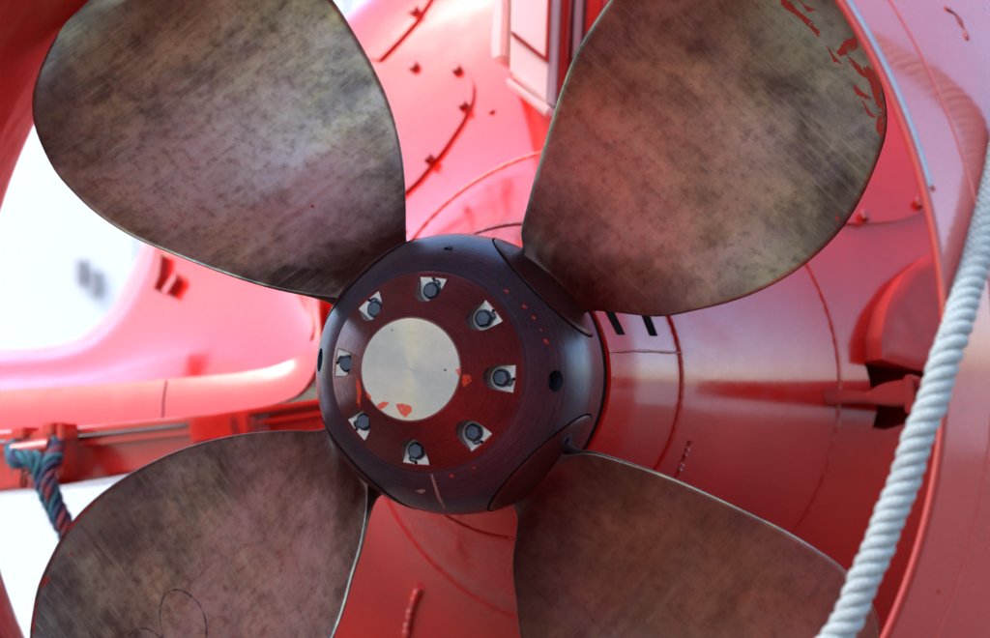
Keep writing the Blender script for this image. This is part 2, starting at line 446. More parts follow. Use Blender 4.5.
for px, py in ((82, 272), (96, 283)):
    c = P(px, py, 13.98); V = [(c.x + a, c.y + b, c.z + e) for a in (-.035, .035) for b in (-.06, .03) for e in (-.11, .11)]
    mesh('wall_bracket', V, [[0, 1, 3, 2], [4, 6, 7, 5], [0, 2, 6, 4], [1, 5, 7, 3], [0, 4, 5, 1], [2, 3, 7, 6]], MAT['bracket'], wall, False)

# ------------------------------------------------------------------ ship stern
ship = root('ship_stern', 'glossy red painted ship stern flaring out behind the propeller', 'ship', (0, 4, 0))
HP = [(.235, .348), (.45, .380), (.72, .449), (1.1, .555), (1.4, .672), (1.6, .78), (1.85, .965), (2.1, 1.215), (2.3, 1.46), (2.48, 1.70), (2.66, 1.86), (3.0, 1.96), (4, 2.02), (6.5, 2.05)]
hp = [(p.x, p.y) for p in spline([(a, b, 0) for a, b in HP], 90)]
hp_b = [q for q in hp if q[0] > .722]
hp_g = [q for q in hp if q[0] <= .716]
prof_b = [(.60, 0), (.60, .40), (.722, .446)] + hp_b + [(6.5, 0)]
V, F = lathe_data(prof_b, 192)
hull = mesh('hull', V, F, MAT['hull'], None, True, 30)
raw = bvh_of([hull])
def cutter(poly, depth):
    q = [hit(raw, *p) for p in poly]; nr = sum((b for a, b in q), Vector()).normalized()
    a = [x + nr * .12 for x, _ in q]; b = [x - nr * depth for x, _ in q]; n = len(a)
    return mesh('cut', a + b, [list(range(n)), list(range(n, 2 * n))[::-1]] + [[i, (i + 1) % n, n + (i + 1) % n, n + i] for i in range(n)], MAT['hull'], None, False)
boolean(hull, [cutter([(864, 362), (905, 370), (932, 372), (932, 425), (905, 424), (885, 430), (872, 428), (878, 404), (872, 392)], .45)])
hull.data.materials.clear(); hull.data.materials.append(MAT['hull'])
hang(hull, ship)
guard = lathe('rope_guard', [(.60, .30), (.235, .30)] + [(.235, .344), (.239, .3485)] + hp_g[1:] + [(.72, .40)], MAT['hull'], ship, 160)
HB = bvh_of([hull, guard])

# welded ring seams, followed round the boss
def ring_bead(y, r, rad, wob=.25):
    n = 240; pts = [Vector((r * cos(2 * pi * k / n), y, Z0 + r * sin(2 * pi * k / n))) for k in range(n + 1)]
    tube('weld_seam', pts, lambda t: rad * (1 + wob * sin(t * 900) * sin(t * 37)), MAT['hull'], ship, 8)
ring_bead(.719, .447, .006)
ring_bead(1.60, .779, .0085)
bead('weld_seam', [(608, 352), (640, 351), (682, 353)], HB, .004, MAT['bolt_red'], ship, 30, .001, .2)
bead('weld_seam', [(421, 586), (412, 612), (405, 650)], HB, .013, MAT['hull'], ship, 40, .001, .35)
bead('weld_seam', [(690, 440), (682, 462), (672, 486)], HB, .007, MAT['bolt_red'], ship, 20, .0, .5)
# two black slots at the top of the rope guard
for poly in ([(597, 296), (606, 296), (625, 335), (617.5, 335)], [(634, 296), (642, 296), (657.5, 336), (650, 336.5)]):
    patch('guard_slot', poly, HB, .0018, MAT['black'], ship, 3, 24)
# bolted doubler plates
def hexhead(name, p, nr, rad, hgt, mat, parent, rot=0.0, sides=6):
    q = nr.to_track_quat('Z', 'Y').to_matrix()
    V, F = [], []
    lev = [(-.004, 1), (hgt * .8, 1), (hgt, .82)]
    for z, k in lev:
        for i in range(sides):
            a = 2 * pi * i / sides + rot; V.append(p + q @ Vector((cos(a) * rad * k, sin(a) * rad * k, z)))
    for l in range(2):
        for i in range(sides): F.append([l * sides + i, l * sides + (i + 1) % sides, (l + 1) * sides + (i + 1) % sides, (l + 1) * sides + i])
    F.append(list(range(2 * sides, 3 * sides))); F.append(list(range(sides)))
    return mesh(name, V, F, mat, parent, False)
plates = [
    ([(395, 205), (420, 182), (445, 152), (463, 125), (474, 103), (475, 85), (467, 68), (452, 58), (432, 54), (410, 58), (385, 68), (372, 80), (372, 205)],
     [(415, 68), (458, 71), (464, 107), (430, 160)]),
    ([(448, -25), (431, 2), (418, 22), (400, 42), (380, 62), (368, 58), (384, 26), (414, -25)], [(415, 12)]),
    ([(836, 224), (862, 225), (895, 222), (925, 213), (955, 200), (960, 110), (840, 110)], [(863, 217), (918, 204)])]
for poly, bolts in plates:
    pl = patch('doubler_plate', poly, HB, .013, MAT['hull'], ship, 6, 60, sharp=50)
    if pl:
        pb = bvh_of([pl])
        for bx, by in bolts:
            l, nr = hit(pb, bx, by)
            if l is None: l, nr = hit(HB, bx, by)
            hexhead('bolt_head', l, nr, .020, .022, MAT['bolt_red'], pl, random.random())
for (bx, by) in [(492, 112), (404, 232)]:
    l, nr = hit(HB, bx, by); hexhead('bolt_head', l, nr, .012, .01, MAT['bolt_red'], ship, random.random())

MAT['pale'] = plain('pale primer with red dust', (.86, .60, .56), .5, 0, .14, 9, .2)
# upright box above the boss with its trim strips
hb = prism('upright_box', [(512, -60), (509, 74), (549, 107), (557, -60)], 1.72, 2.6, MAT['pale'], ship, .012)
prism('box_trim', [(549.5, -60), (544.5, 60), (548.5, 62), (553.5, -60)], 1.708, 1.725, MAT['bolt_red'], hb, .003)
prism('box_trim', [(511, 30), (511, 35), (548, 64), (548, 59)], 1.708, 1.725, MAT['bolt_red'], hb, .003)
prism('box_foot', [(505, 76), (506, 84), (546, 117), (551, 108)], 1.66, 2.5, MAT['pale'], hb, .008)
prism('upright_channel', [(562, -60), (556, 98), (562, 112), (572, -60)], 1.80, 2.6, MAT['strut'], ship, .01)
prism('upright_channel', [(577, -60), (572, 60), (579, 62), (584, -60)], 1.86, 2.6, MAT['pale'], ship, .008)
prism('upright_channel', [(590, -60), (584, 60), (600, 62), (606, -60)], 1.80, 2.6, MAT['strut'], ship, .008)
prism('upright_channel', [(497, -60), (490, 50), (493, 62), (503, 58), (508, -60)], 1.84, 2.6, MAT['pale'], ship, .012)

# left side: concave fairing that sweeps from the stern out to a horizontal strut
nA = 40
A = [P(p.x, p.y, 2.55) for p in spline([(-60, 368, 0), (0, 365, 0), (55, 361, 0), (92, 348, 0), (122, 320, 0), (143, 282, 0), (160, 240, 0), (178, 190, 0), (215, 150, 0)], nA)]
B = [P(p.x, p.y, 1.76) for p in spline([(-60, 395, 0), (0, 390, 0), (80, 386, 0), (165, 379, 0), (230, 374, 0), (282, 364, 0), (308, 346, 0), (316, 322, 0), (312, 296, 0)], nA)]
rows = []
for i in range(16):
    t = i / 15; row = []
    for a, b in zip(A, B):
        p = a.lerp(b, t); row.append(p + Vector((0, .10 * sin(pi * t), -.03 * sin(pi * t))))
    rows.append(row)
lip_rows = []
mx = spline([(-60, 368, 0), (0, 365, 0), (55, 361, 0), (92, 348, 0), (122, 320, 0), (143, 282, 0), (160, 240, 0), (178, 190, 0), (215, 150, 0)], nA)
for k in range(5, 0, -1):                   # the fairing rolls over to the far side
    a = k * pi / 12; row = []
    for i, p in enumerate(mx):
        q = mx[min(i + 1, nA - 1)] - mx[max(i - 1, 0)]; q.normalize()
        row.append(P(p.x + q.y * 16 * sin(a), p.y - q.x * 16 * sin(a), 2.55 + .25 * (1 - cos(a)) + .05 * k))
    lip_rows.append(row)
rows = lip_rows + rows
fair = loft('fairing', rows, MAT['hull'], ship, .05)
Cc = [P(p.x, p.y, 1.705) for p in spline([(-60, 436, 0), (0, 431, 0), (80, 427, 0), (165, 419, 0), (230, 412, 0), (282, 402, 0), (306, 386, 0), (320, 350, 0), (318, 296, 0)], nA)]
rows = []
for i in range(10):
    t = i / 9
    rows.append([b.lerp(c, t) + Vector((0, -.004 * sin(pi * t), .0)) for b, c in zip(B, Cc)])
loft('strut_nose', rows, MAT['hull'], ship, .05)
FB = bvh_of([fair])
bead('weld_seam', [(304, 292), (312, 318), (311, 345), (297, 372)], FB, .009, MAT['hull'], ship, 30)
prism('strut_beam', [(-60, 446), (60, 438), (200, 423), (330, 404), (335, 432), (200, 462), (60, 486), (-60, 498)], 1.70, 2.25, MAT['strut'], ship, .012)
for k, (o1, t) in enumerate([((433, 440), 0), ((446, 452), 1)]):
    a, b = o1
    prism('strut_rail', [(-60, a + 3), (60, a - 3), (200, a - 17), (330, a - 36), (330, b - 37), (200, b - 18), (60, b - 3), (-60, b + 4)], 1.655 + .012 * t, 1.73, MAT['strut'], ship, .006)
blk = prism('strut_block', [(187, 419), (232, 413), (236, 440), (190, 445)], 1.58, 1.75, MAT['strut'], ship, .012)
prism('strut_block', [(232, 416), (247, 413), (250, 434), (236, 438)], 1.60, 1.75, MAT['strut'], ship, .008)
bead('weld_seam', [(166, 381), (163, 398), (162, 417)], bvh_of([o for o in ship.children if o.name.startswith('strut_nose')]), .006, MAT['bolt_red'], ship, 16)
# clamp that carries the blue rope
clamp = prism('clamp', [(4, 434), (58, 428), (62, 452), (60, 478), (44, 480), (40, 470), (24, 472), (22, 488), (6, 488)], 1.56, 1.72, MAT['strut'], ship, .01)
for q in ([(10, 429), (24, 427), (24, 438), (10, 440)], [(40, 424), (52, 422), (53, 434), (41, 436)], [(56, 424), (62, 423), (63, 440), (57, 441)], [(26, 474), (38, 473), (38, 489), (27, 490)]):
    prism('clamp_lug', q, 1.53, 1.66, MAT['strut'], clamp, .006)
pin = [P(14, 452, 1.50), P(50, 447, 1.50)]
tube('clamp_pin', pin, .030, MAT['bolt_red'], clamp, 14)
# lifting pad on the fairing
for q in ([(161, 250), (168, 257), (166, 278), (160, 293), (156, 290)], [(181, 275), (183, 281), (173, 297), (168, 295)]):
    patch('lifting_pad', q, FB, .035, MAT['bolt_red'], ship, 3, 24)

# right side: leaf shaped cover over the recess, and a bracket arm
LP = [(866, 361), (865, 340), (874, 309), (893, 280), (918, 260), (955, 246), (985, 300), (985, 374), (930, 373), (905, 371), (884, 366)]
def edge_dist(x, y):
    b = 1e9
    for (ax, ay), (bx, by) in zip(LP, LP[1:] + LP[:1]):
        t = max(0, min(1, ((x - ax) * (bx - ax) + (y - ay) * (by - ay)) / ((bx - ax) ** 2 + (by - ay) ** 2)))
        b = min(b, math.dist((x, y), (ax + (bx - ax) * t, ay + (by - ay) * t)))
    return b
leaf = patch('leaf_cover', LP, raw, .05, MAT['fit'], ship, 12, 90, hfun=lambda x, y: .055 + .012 * min(1, edge_dist(x, y) / 9) ** .6 + .012 * math.exp(-max(0, x - 866) / 14), sharp=50)
def yat(px, py): return hit(raw, px, py)[0].y
ya = yat(866, 395) - .17
arm = prism('bracket_arm', [(820, 390), (826, 388), (868, 392), (880, 384), (900, 380), (925, 378), (925, 400), (902, 406), (882, 405), (862, 402), (823, 404)], ya, ya + .45, MAT['fit'], ship, .008)
prism('bracket_cheek', [(903, 376), (912, 374), (917, 415), (905, 414)], ya - .05, ya + .3, MAT['fit'], arm, .006)
prism('bracket_cheek', [(918, 378), (934, 380), (938, 412), (921, 408)], ya - .03, ya + .3, MAT['fit'], arm, .006)

# ------------------------------------------------------------------ nozzle
noz = root('propeller_nozzle', 'red painted ring nozzle encircling the bronze propeller', 'nozzle', (0, 0, 0))
RT = 1.300
inner = spline([(-1.17, RT, 0), (-.6, 1.365, 0), (-.30, 1.405, 0), (-.02, 1.432, 0)], 24) + spline([(0, 1.437, 0), (.25, 1.52, 0), (.45, 1.60, 0), (.58, 1.66, 0)], 16)
lip = [Vector((.58 + .07 * sin(a), 1.73 - .07 * cos(a), 0)) for a in [k * pi / 8 for k in range(1, 8)]]
outer = spline([(.58, 1.80, 0), (.2, 1.775, 0), (-.3, 1.66, 0), (-.7, 1.515, 0), (-1.0, 1.39, 0), (-1.17, 1.318, 0)], 40)
prof = [(p.x, p.y) for p in list(inner) + lip + list(outer)]
shell = lathe('shell', prof, MAT['nozzle'], noz, 256, True, 50)
MAT['liner'] = plain('red liner paint', (.50, .010, .006), .5, 0, .2, 6, .15); MAT['liner'].node_tree.nodes['Principled BSDF'].inputs['Specular IOR Level'].default_value = .22
lathe('inner_liner', [(p.x, p.y - .003) for p in inner[1:]] + [(.62, 1.69)] , MAT['liner'], noz, 256, False, 50)
NB = bvh_of([shell])
def ring(name, y, r, rad, mat, parent, n=300, a0=0, a1=2 * pi, wob=0):
    pts = [Vector((r * cos(a0 + (a1 - a0) * k / n), y, Z0 + r * sin(a0 + (a1 - a0) * k / n))) for k in range(n + 1)]
    return tube(name, pts, (lambda t: rad * (1 + wob * sin(t * 700) * sin(t * 43))) if wob else rad, mat, parent, 10)
ring('trailing_rim', -1.172, 1.309, .0098, MAT['bolt_red'], noz)
ring('worn_strip', -1.169, 1.320, .0075, MAT['worn'], noz, 60, radians(14), radians(42))
ring('weld_seam', -1.0, 1.3905, .0028, MAT['nozzle'], noz, 300, 0, 2 * pi, .3)
bead('weld_seam', [(945, 8), (955, 14), (962, 25), (968, 40)], NB, .004, MAT['bolt_red'], noz, 24, 0, .4)
for (bx, by) in [(933, 189), (939, 591)]:
    l, nr = hit(NB, bx, by)
    if l is not None: hexhead('paint_run', l, nr, .006, .003, MAT['fleck'], noz)

# ------------------------------------------------------------------ propeller
prop = root('ship_propeller', 'four bladed tarnished bronze propeller with dark steel hub', 'propeller', (0, 0, Z0))
RS = .357
prof = [(.17, .0), (.17, .330), (.162, .345), (.10, .3495), (.05, .3535)]
for k in range(0, 25):
    y = .02 - (.02 + .265) * k / 24
    prof.append((y, sqrt(RS * RS - y * y)))
prof += [(-.262, .2395), (-.250, .236), (-.250, 0)]
V, F = lathe_data(prof, 192)
hub = mesh('hub', V, F, MAT['hub'], None, True, 30)
HU = bvh_of([hub])
def cyl(p, nr, rad, a, b, seg=32):
    q = nr.to_track_quat('Z', 'Y').to_matrix(); n = seg
    V = [p + q @ Vector((cos(2 * pi * i / n) * rad, sin(2 * pi * i / n) * rad, z)) for z in (a, b) for i in range(n)]
    F = [list(range(n))[::-1], list(range(n, 2 * n))] + [[i, (i + 1) % n, n + (i + 1) % n, n + i] for i in range(n)]
    return V, F
holes = []
for px, py, r in ((556, 381, .0265), (319.5, 360, .030), (447, 248.5, .009)):
    l, nr = hit(HU, px, py); nr = (l - O).normalized(); holes.append((l, nr, r))
cuts = [mesh('cut', *cyl(l, nr, r, -.06, .05), MAT['hub'], None, False) for l, nr, r in holes]
boolean(hub, cuts)
hub.data.materials.clear(); hub.data.materials.append(MAT['hub'])
hang(hub, prop)
for l, nr, r in holes[:2]:
    hexhead('hole_plug', l - nr * .045, nr, r * .72, .012, MAT['bolt'], hub, .4, 6)
hexhead('set_screw', holes[2][0] - nr * .008, holes[2][1], .0075, .006, MAT['bolt'], hub, .2, 6)
lathe('gap_ring', [(.171, .20), (.171, .3385), (.2345, .3385), (.2345, .20)], MAT['gap_black'], prop, 128, True)  # black ring filling the hub gap, stands in for its shade

# cap: maroon cone with eight pockets cut square to the axis
YC, RC0, RC1, YR = -.400, .1247, .2440, -.2655
prof = [(-.20, 0), (-.20, .2330), (-.262, .2330), (YR, RC1 - .0015), (YR - .0022, RC1 - .0025), (YC + .004, RC0 + .0035), (YC, RC0), (YC, 0)]
V, F = lathe_data(prof, 256)
cone = mesh('hub_cap', V, F, MAT['cone'], None, True, 20)
BR, YF = .1955, -.283
def dshape(k=1.0, hw=.0310, ho=.037, out=.262):
    pts = [(BR - hw * k * cos(a), hw * k * sin(a)) for a in [(-90 + 180 * i / 16) * pi / 180 for i in range(17)]]
    return pts + [(out, ho * k), (out, -ho * k)]
angs = [radians(-5.5 + 45 * k) for k in range(8)]
cuts = []
for a in angs:
    er = Vector((cos(a), 0, sin(a))); et = Vector((-sin(a), 0, cos(a)))
    ps = [O + er * x + et * z for x, z in dshape()]; n = len(ps)
    V = [p + Vector((0, YF, 0)) for p in ps] + [p + Vector((0, -.5, 0)) for p in ps]
    cuts.append(mesh('cut', V, [list(range(n)), list(range(n, 2 * n))[::-1]] + [[i, (i + 1) % n, n + (i + 1) % n, n + i] for i in range(n)], MAT['cone'], None, False))
boolean(cone, cuts)
cone.data.materials.clear(); cone.data.materials.append(MAT['cone'])
hang(cone, prop)
lathe('cap_disc', [(YC - .004, 0), (YC - .004, RC0 - .0035), (YC - .0025, RC0 - .0015), (YC - .0002, RC0 - .001), (YC - .0002, 0)], MAT['disc'], prop, 160, False, 25)
out_r = RC0 + (RC1 - RC0) * ((YF - .002 - YC) / (YR - YC)) - .0015
bolt_proto = None
for bi, a in enumerate(angs):
    er = Vector((cos(a), 0, sin(a))); et = Vector((-sin(a), 0, cos(a)))
    dd = [(min(x, out_r), z) for x, z in dshape(.955, .0310, .034, out_r)]
    ps = [O + er * x + et * z for x, z in dd]; n = len(ps)
    V = [p + Vector((0, YF + .001, 0)) for p in ps] + [p + Vector((0, YF - .002, 0)) for p in ps]
    tab = mesh('lock_plate', V, [list(range(n)), list(range(n, 2 * n))[::-1]] + [[i, (i + 1) % n, n + (i + 1) % n, n + i] for i in range(n)], MAT['tab'], cone, False)
    bp = O + er * (BR - .001) + et * random.uniform(-.001, .001) + Vector((0, YF - .002, 0))
    b = hexhead('bolt', bp, Vector((0, -1, 0)), .0205, .017, MAT['bolt'], cone, random.uniform(0, 1))
    V, F = cyl(bp, Vector((0, -1, 0)), .0225, -.001, .003, 24); mesh('washer', V, F, MAT['bolt'], b, False)
    # bent locking finger and its small hole beside the head
    sgn = -1
    p0 = bp + er * .016 + et * .016 * sgn
    pth = spline([p0 + Vector((0, -.004, 0)), p0 + er * .006 + et * .001 + Vector((0, -.005, 0)), p0 + er * .010 + et * .008 + Vector((0, -.004, 0)), p0 + er * .009 + et * .016 + Vector((0, -.002, 0))], 12)
    tube('lock_finger', pth, .0026, MAT['bolt'], tab, 8)
    V, F = cyl(bp + er * .029, Vector((0, -1, 0)), .0042, -.001, .0006, 16); mesh('key_hole', V, F, MAT['black'], tab, False)

# ---- blades: each outline is carried onto a twisted pitch surface through its spindle axis
def beta(r): 
    t = min(1, max(0, (r - .35) / 1.0)); return radians(34 - 17 * t)
def frame(th, b):
    er = Vector((cos(th), 0, sin(th))); et = Vector((-sin(th), 0, cos(th))); ey = Vector((0, 1, 0))
    return er, et * cos(b) - ey * sin(b), -(ey * cos(b) + et * sin(b))
def unproject(px, py, th):
    k = ray(px, py); r = .8; s = 0
    for _ in range(14):
        er, c, n = frame(th, beta(r)); q = CAM + k * ((O - CAM).dot(n) / k.dot(n)) - O
        r = .5 * r + .5 * q.dot(er); s = q.dot(c)
    return q.dot(er), s
blades = [
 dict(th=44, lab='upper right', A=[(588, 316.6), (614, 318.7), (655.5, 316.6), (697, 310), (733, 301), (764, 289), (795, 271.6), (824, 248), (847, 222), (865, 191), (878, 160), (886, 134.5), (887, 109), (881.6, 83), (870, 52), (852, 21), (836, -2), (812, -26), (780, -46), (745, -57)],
      B=[(518.5, 251), (521, 233), (527, 207), (536.5, 171), (547, 134.5), (560, 93), (575, 54), (593.5, 23), (611, -2), (632, -24), (660, -44), (700, -57), (745, -57)], warm=(.83, .97, .93), off=3.1, gold_sheen=(0.78, 0.05, 0.35), cool=(0.52, 0.05, 0.25), rot=0.5, gain=0.95),
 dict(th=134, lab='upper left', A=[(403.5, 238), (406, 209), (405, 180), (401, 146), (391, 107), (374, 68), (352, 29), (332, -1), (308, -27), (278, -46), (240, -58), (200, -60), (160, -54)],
      B=[(327, 299), (311, 296), (267, 287), (219, 272), (170, 253), (131, 236), (97, 214), (73, 192), (53, 168), (36, 131), (32, 105), (36, 80), (49, 49), (66, 22), (85, -1), (118, -33), (160, -54)], warm=(.92, 1.0, .93), off=11.7, gold_sheen=(0.84, 0.02, 0.75), cool=(0.56, -0.12, 0.8), rot=-0.35, gain=1.38),
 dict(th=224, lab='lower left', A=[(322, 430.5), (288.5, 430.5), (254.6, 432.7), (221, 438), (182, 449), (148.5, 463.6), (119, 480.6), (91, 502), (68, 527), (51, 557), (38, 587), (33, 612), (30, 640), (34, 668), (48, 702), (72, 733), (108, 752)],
      B=[(370, 493), (367, 519), (361, 548.5), (352, 578), (344, 608), (332, 640), (314, 674), (288, 705), (248, 735), (205, 752), (155, 760), (108, 752)], warm=(.82, .98, .93), off=23.9, gold_sheen=(0.66, 0.02, 0.6), cool=(0.52, 0.0, 0.5), rot=0.9, gain=1.15),
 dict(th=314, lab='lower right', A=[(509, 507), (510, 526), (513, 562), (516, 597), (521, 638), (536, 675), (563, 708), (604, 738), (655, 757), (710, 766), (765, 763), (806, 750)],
      B=[(568, 449), (591, 452), (626, 462), (667, 476), (707, 493), (747.6, 512), (783, 529), (813, 546.5), (838.5, 564), (859, 584), (871, 602), (879, 622), (881, 642), (876, 670), (860, 700), (838, 728), (806, 750)], warm=(.95, .95, .86), off=37.3, gold_sheen=(0.62, 0.05, 0.3), cool=(0.95, -0.05, 0.15), rot=0.15, gain=0.42)]
NS, NC = 56, 36
for bi, bd in enumerate(blades):
    th = radians(bd['th'])
    ea = [Vector((*unproject(x, y, th), 0)) for x, y in bd['A']]
    eb = [Vector((*unproject(x, y, th), 0)) for x, y in bd['B']]
    # carry both edges down into the hub, closing in a little on the foot
    def foot(e):
        s0 = e[0].y; sl = 1 if s0 > 0 else -1
        return [Vector((.315, s0 * .86, 0)), Vector((.35, s0 * .93, 0))] + [p for p in e if p.x > .375]
    ea, eb = spline(foot(ea), NS), spline(foot(eb), NS)
    if ea[0].y > eb[0].y: ea, eb = eb, ea
    V, UV, F = [], [], []
    top = []
    us = [0, .006, .02] + [.05 + .9 * k / (NC - 7) for k in range(NC - 6)] + [.98, .994, 1]
    nu = len(us)
    for side in (0, 1):
        for i in range(NS):
            for j, u in enumerate(us):
                q = ea[i].lerp(eb[i], u); r, s = q.x, q.y
                R_ = max(.3, sqrt(r * r + s * s))
                er, c, n = frame(th, beta(r))
                ch = (eb[i] - ea[i]).length
                pr = max(0, 1 - (2 * u - 1) ** 2)
                tk = (.010 + .055 * max(0, 1 - (r - .3) / .95) ** 1.4) * pr ** .7
                fil = .050 * exp(-max(0, R_ - .36) / .030)
                camb = -.048 * pr * min(1, ch / .5) * min(1, max(0, (r - .4) / .3))
                e = .0045
                if side == 0: z = camb + fil * (.35 + .65 * pr) + (e if 0 < j < nu - 1 else e * .25)
                else: z = camb - tk - fil * (.35 + .65 * pr) - (e if 0 < j < nu - 1 else e * .25)
                V.append(O + er * r + c * s + n * z); UV.append((r, s))
    for side in (0, 1):
        k = side * NS * nu
        for i in range(NS - 1):
            for j in range(nu - 1): F.append([k + i * nu + j, k + i * nu + j + 1, k + (i + 1) * nu + j + 1, k + (i + 1) * nu + j])
    k = NS * nu
    for i in range(NS - 1):
        for j in (0, nu - 1): F.append([i * nu + j, (i + 1) * nu + j, k + (i + 1) * nu + j, k + i * nu + j])
    for j in range(nu - 1):
        for i in (0, NS - 1): F.append([i * nu + j, i * nu + j + 1, k + i * nu + j + 1, k + i * nu + j])
    bl = mesh('blade', V, F, bronze('tarnished bronze ' + bd['lab'], bd['off'], bd['warm'], bd['gain'], bd['rot'], bd['gold_sheen'], bd['cool']), prop, True, 70, UV)
    bd['obj'] = bl; bd['bvh'] = bvh_of([bl])
    # round bolting flange let into the hub
    er, et, ey = frame(th, 0)[0], Vector((-sin(th), 0, cos(th))), Vector((0, 1, 0))
    V, F = [], []; seg = 72; rf = .172; lv = [(rf, -.02), (rf, .0005), (rf - .003, .0030)] + [(rf * f, .0030) for f in (.9, .75, .6, .45, .3)]
    for (rr, dz) in lv:
        for k in range(seg):
            a = 2 * pi * k / seg; x, y = rr * cos(a), rr * sin(a)
            V.append(O + et * x + ey * (y) + er * (sqrt(RS * RS - rr * rr) + dz))
    for l in range(len(lv) - 1):
        for k in range(seg): F.append([l * seg + k, l * seg + (k + 1) % seg, (l + 1) * seg + (k + 1) % seg, (l + 1) * seg + k])
    F.append(list(range((len(lv) - 1) * seg, len(lv) * seg)))
    mesh('flange', V, F, MAT['flange'], bl, True, 50)
    pts = [O + et * (rf + .002) * cos(2 * pi * k / 96) + ey * (rf + .002) * sin(2 * pi * k / 96) + er * (sqrt(RS * RS - (rf + .002) ** 2) - .0005) for k in range(97)]
    tube('flange_joint', pts, .0028, MAT['black'], bl, 6)

# small recessed screw by the lower right blade root
l, nr = hit(HU, 566, 440); nr = (l - O).normalized()
V, F = cyl(l, nr, .020, -.01, .004, 24); sc_ = mesh('plug_screw', V, F, MAT['hub'], hub, True)
hexhead('screw_socket', l + nr * .0005, nr, .010, .004, MAT['black'], sc_)

# ---- paint flecks and marks lying on the metal
def on(bvh, name, poly, mat, parent, n=18, rough=.12, h=.0009): return patch(name, poly, bvh, h, mat, parent, 2, n * 2, rough=rough * .8)
def blob(x, y, a, b, ang=0, n=10):
    return [(x + a * cos(t) * cos(ang) - b * sin(t) * sin(ang), y + a * cos(t) * sin(ang) + b * sin(t) * cos(ang)) for t in [2 * pi * k / n for k in range(n)]]
disc = [o for o in prop.children if o.name == 'cap_disc'][0]
DB = bvh_of([disc, cone]); CB = bvh_of([cone])
on(DB, 'paint_fleck', [(396, 404), (403, 403.5), (411, 406), (412, 411), (405, 417.5), (399, 412)], MAT['fleck'], disc, 20, .06)
on(DB, 'paint_fleck', [(377, 405), (384, 401.5), (389, 402.5), (385, 407), (379, 410)], MAT['fleck'], disc)
on(DB, 'paint_fleck', [(455, 370), (460, 368.5), (459.5, 375), (457, 375)], MAT['fleck'], disc)
on(DB, 'paint_fleck', [(366, 391), (371, 396), (370.5, 401), (366.5, 396)], MAT['fleck'], disc)
for (x, y, a) in [(392, 330, .9), (445, 370, 1.4)]:
    on(DB, 'dirt_spot', blob(x, y, a, a * .8), MAT['bolt'], disc, 10)
on(CB, 'paint_fleck', [(463, 375), (470, 374.5), (471, 381), (464, 387), (461.5, 383)], MAT['fleck'], cone)
on(CB, 'paint_run', [(356.5, 378), (360, 382), (361.5, 393), (359.5, 410), (356.5, 412), (357.5, 396)], MAT['fleck'], cone, 20, .05)
for (x, y, a, b, g) in [(506.5, 291, 3, 1.6, .6), (524.5, 306.5, 3.2, 1.6, .6), (534, 318, 3, 1.6, .9), (546, 341.5, 3.6, 2, .9), (541, 330, 1.6, 1, .9), (452, 476, 2.4, 2, 0), (474, 468, 1.8, 1.6, 0)]:
    on(HU, 'paint_fleck', blob(x, y, a * .85, b * .75, g), MAT['scrape0'], hub, 12, .25)
on(HU, 'scratch', [(430.5, 474), (432.5, 474), (440, 496), (446, 508), (443.5, 508), (437, 497)], MAT['tab'], hub, 20, .02)
on(HU, 'scratch', [(416, 490.5), (424, 489), (426, 491), (421, 493.5)], MAT['tab'], hub, 14, .1)
ur, ul, ll, lr = blades
def scr(b, polys, mat=MAT['scrape'], name='paint_scrape', rough=.16):
    for p in polys: on(b['bvh'], name, p, mat, b['obj'], 26, rough)
scr(ur, [[(778, -6), (786, 0), (800, 12), (812, 22), (820, 36), (814, 30), (800, 18), (784, 8)],
         [(845, 40), (856, 37), (859, 47), (850, 53), (840, 56), (836, 53)],
         [(848, 56), (860, 66), (868, 78), (862, 76), (850, 64)], [(826, 44), (834, 56), (842, 64), (834, 62)],
         [(864, 66), (874, 70), (881, 92), (884, 110), (878, 108), (872, 92)],
         [(851, 82), (862, 92), (872, 98), (866, 99), (856, 94)], [(878, 112), (884.5, 112), (884, 130), (880, 138), (876, 128)],
         [(835, 214), (839, 217), (840, 224), (836, 220)], [(796, -4), (806, 8), (816, 10), (808, 12)], [(862, 100), (870, 112), (876, 118), (868, 116)]])
scr(ll, [[(41, 580), (47, 576), (50, 580), (46, 585), (40, 588)], [(66, 531), (82, 514), (93, 503), (96, 501), (84, 514), (70, 530)], [(32, 628), (36, 600), (37, 600), (34.5, 636)], [(70, 553), (73, 552), (73, 555), (70, 556)]])
scr(ul, [[(128, 231), (134, 234), (134, 237), (128, 234.5)], [(311, 205), (314, 205), (314, 208), (311, 208)]])
# hand drawn loop on the lower left blade
def ink(b, pts, w=.006):
    bead('marker_loop', pts, b['bvh'], w, MAT['ink'], b['obj'], 60, -w * .8)
ink(ll, [(163, 640), (160, 615), (164, 597), (174, 590), (188, 594), (200, 606), (206, 624), (206, 645)])
ink(ll, [(128, 636), (138, 629), (150, 630), (163, 640)], .005)

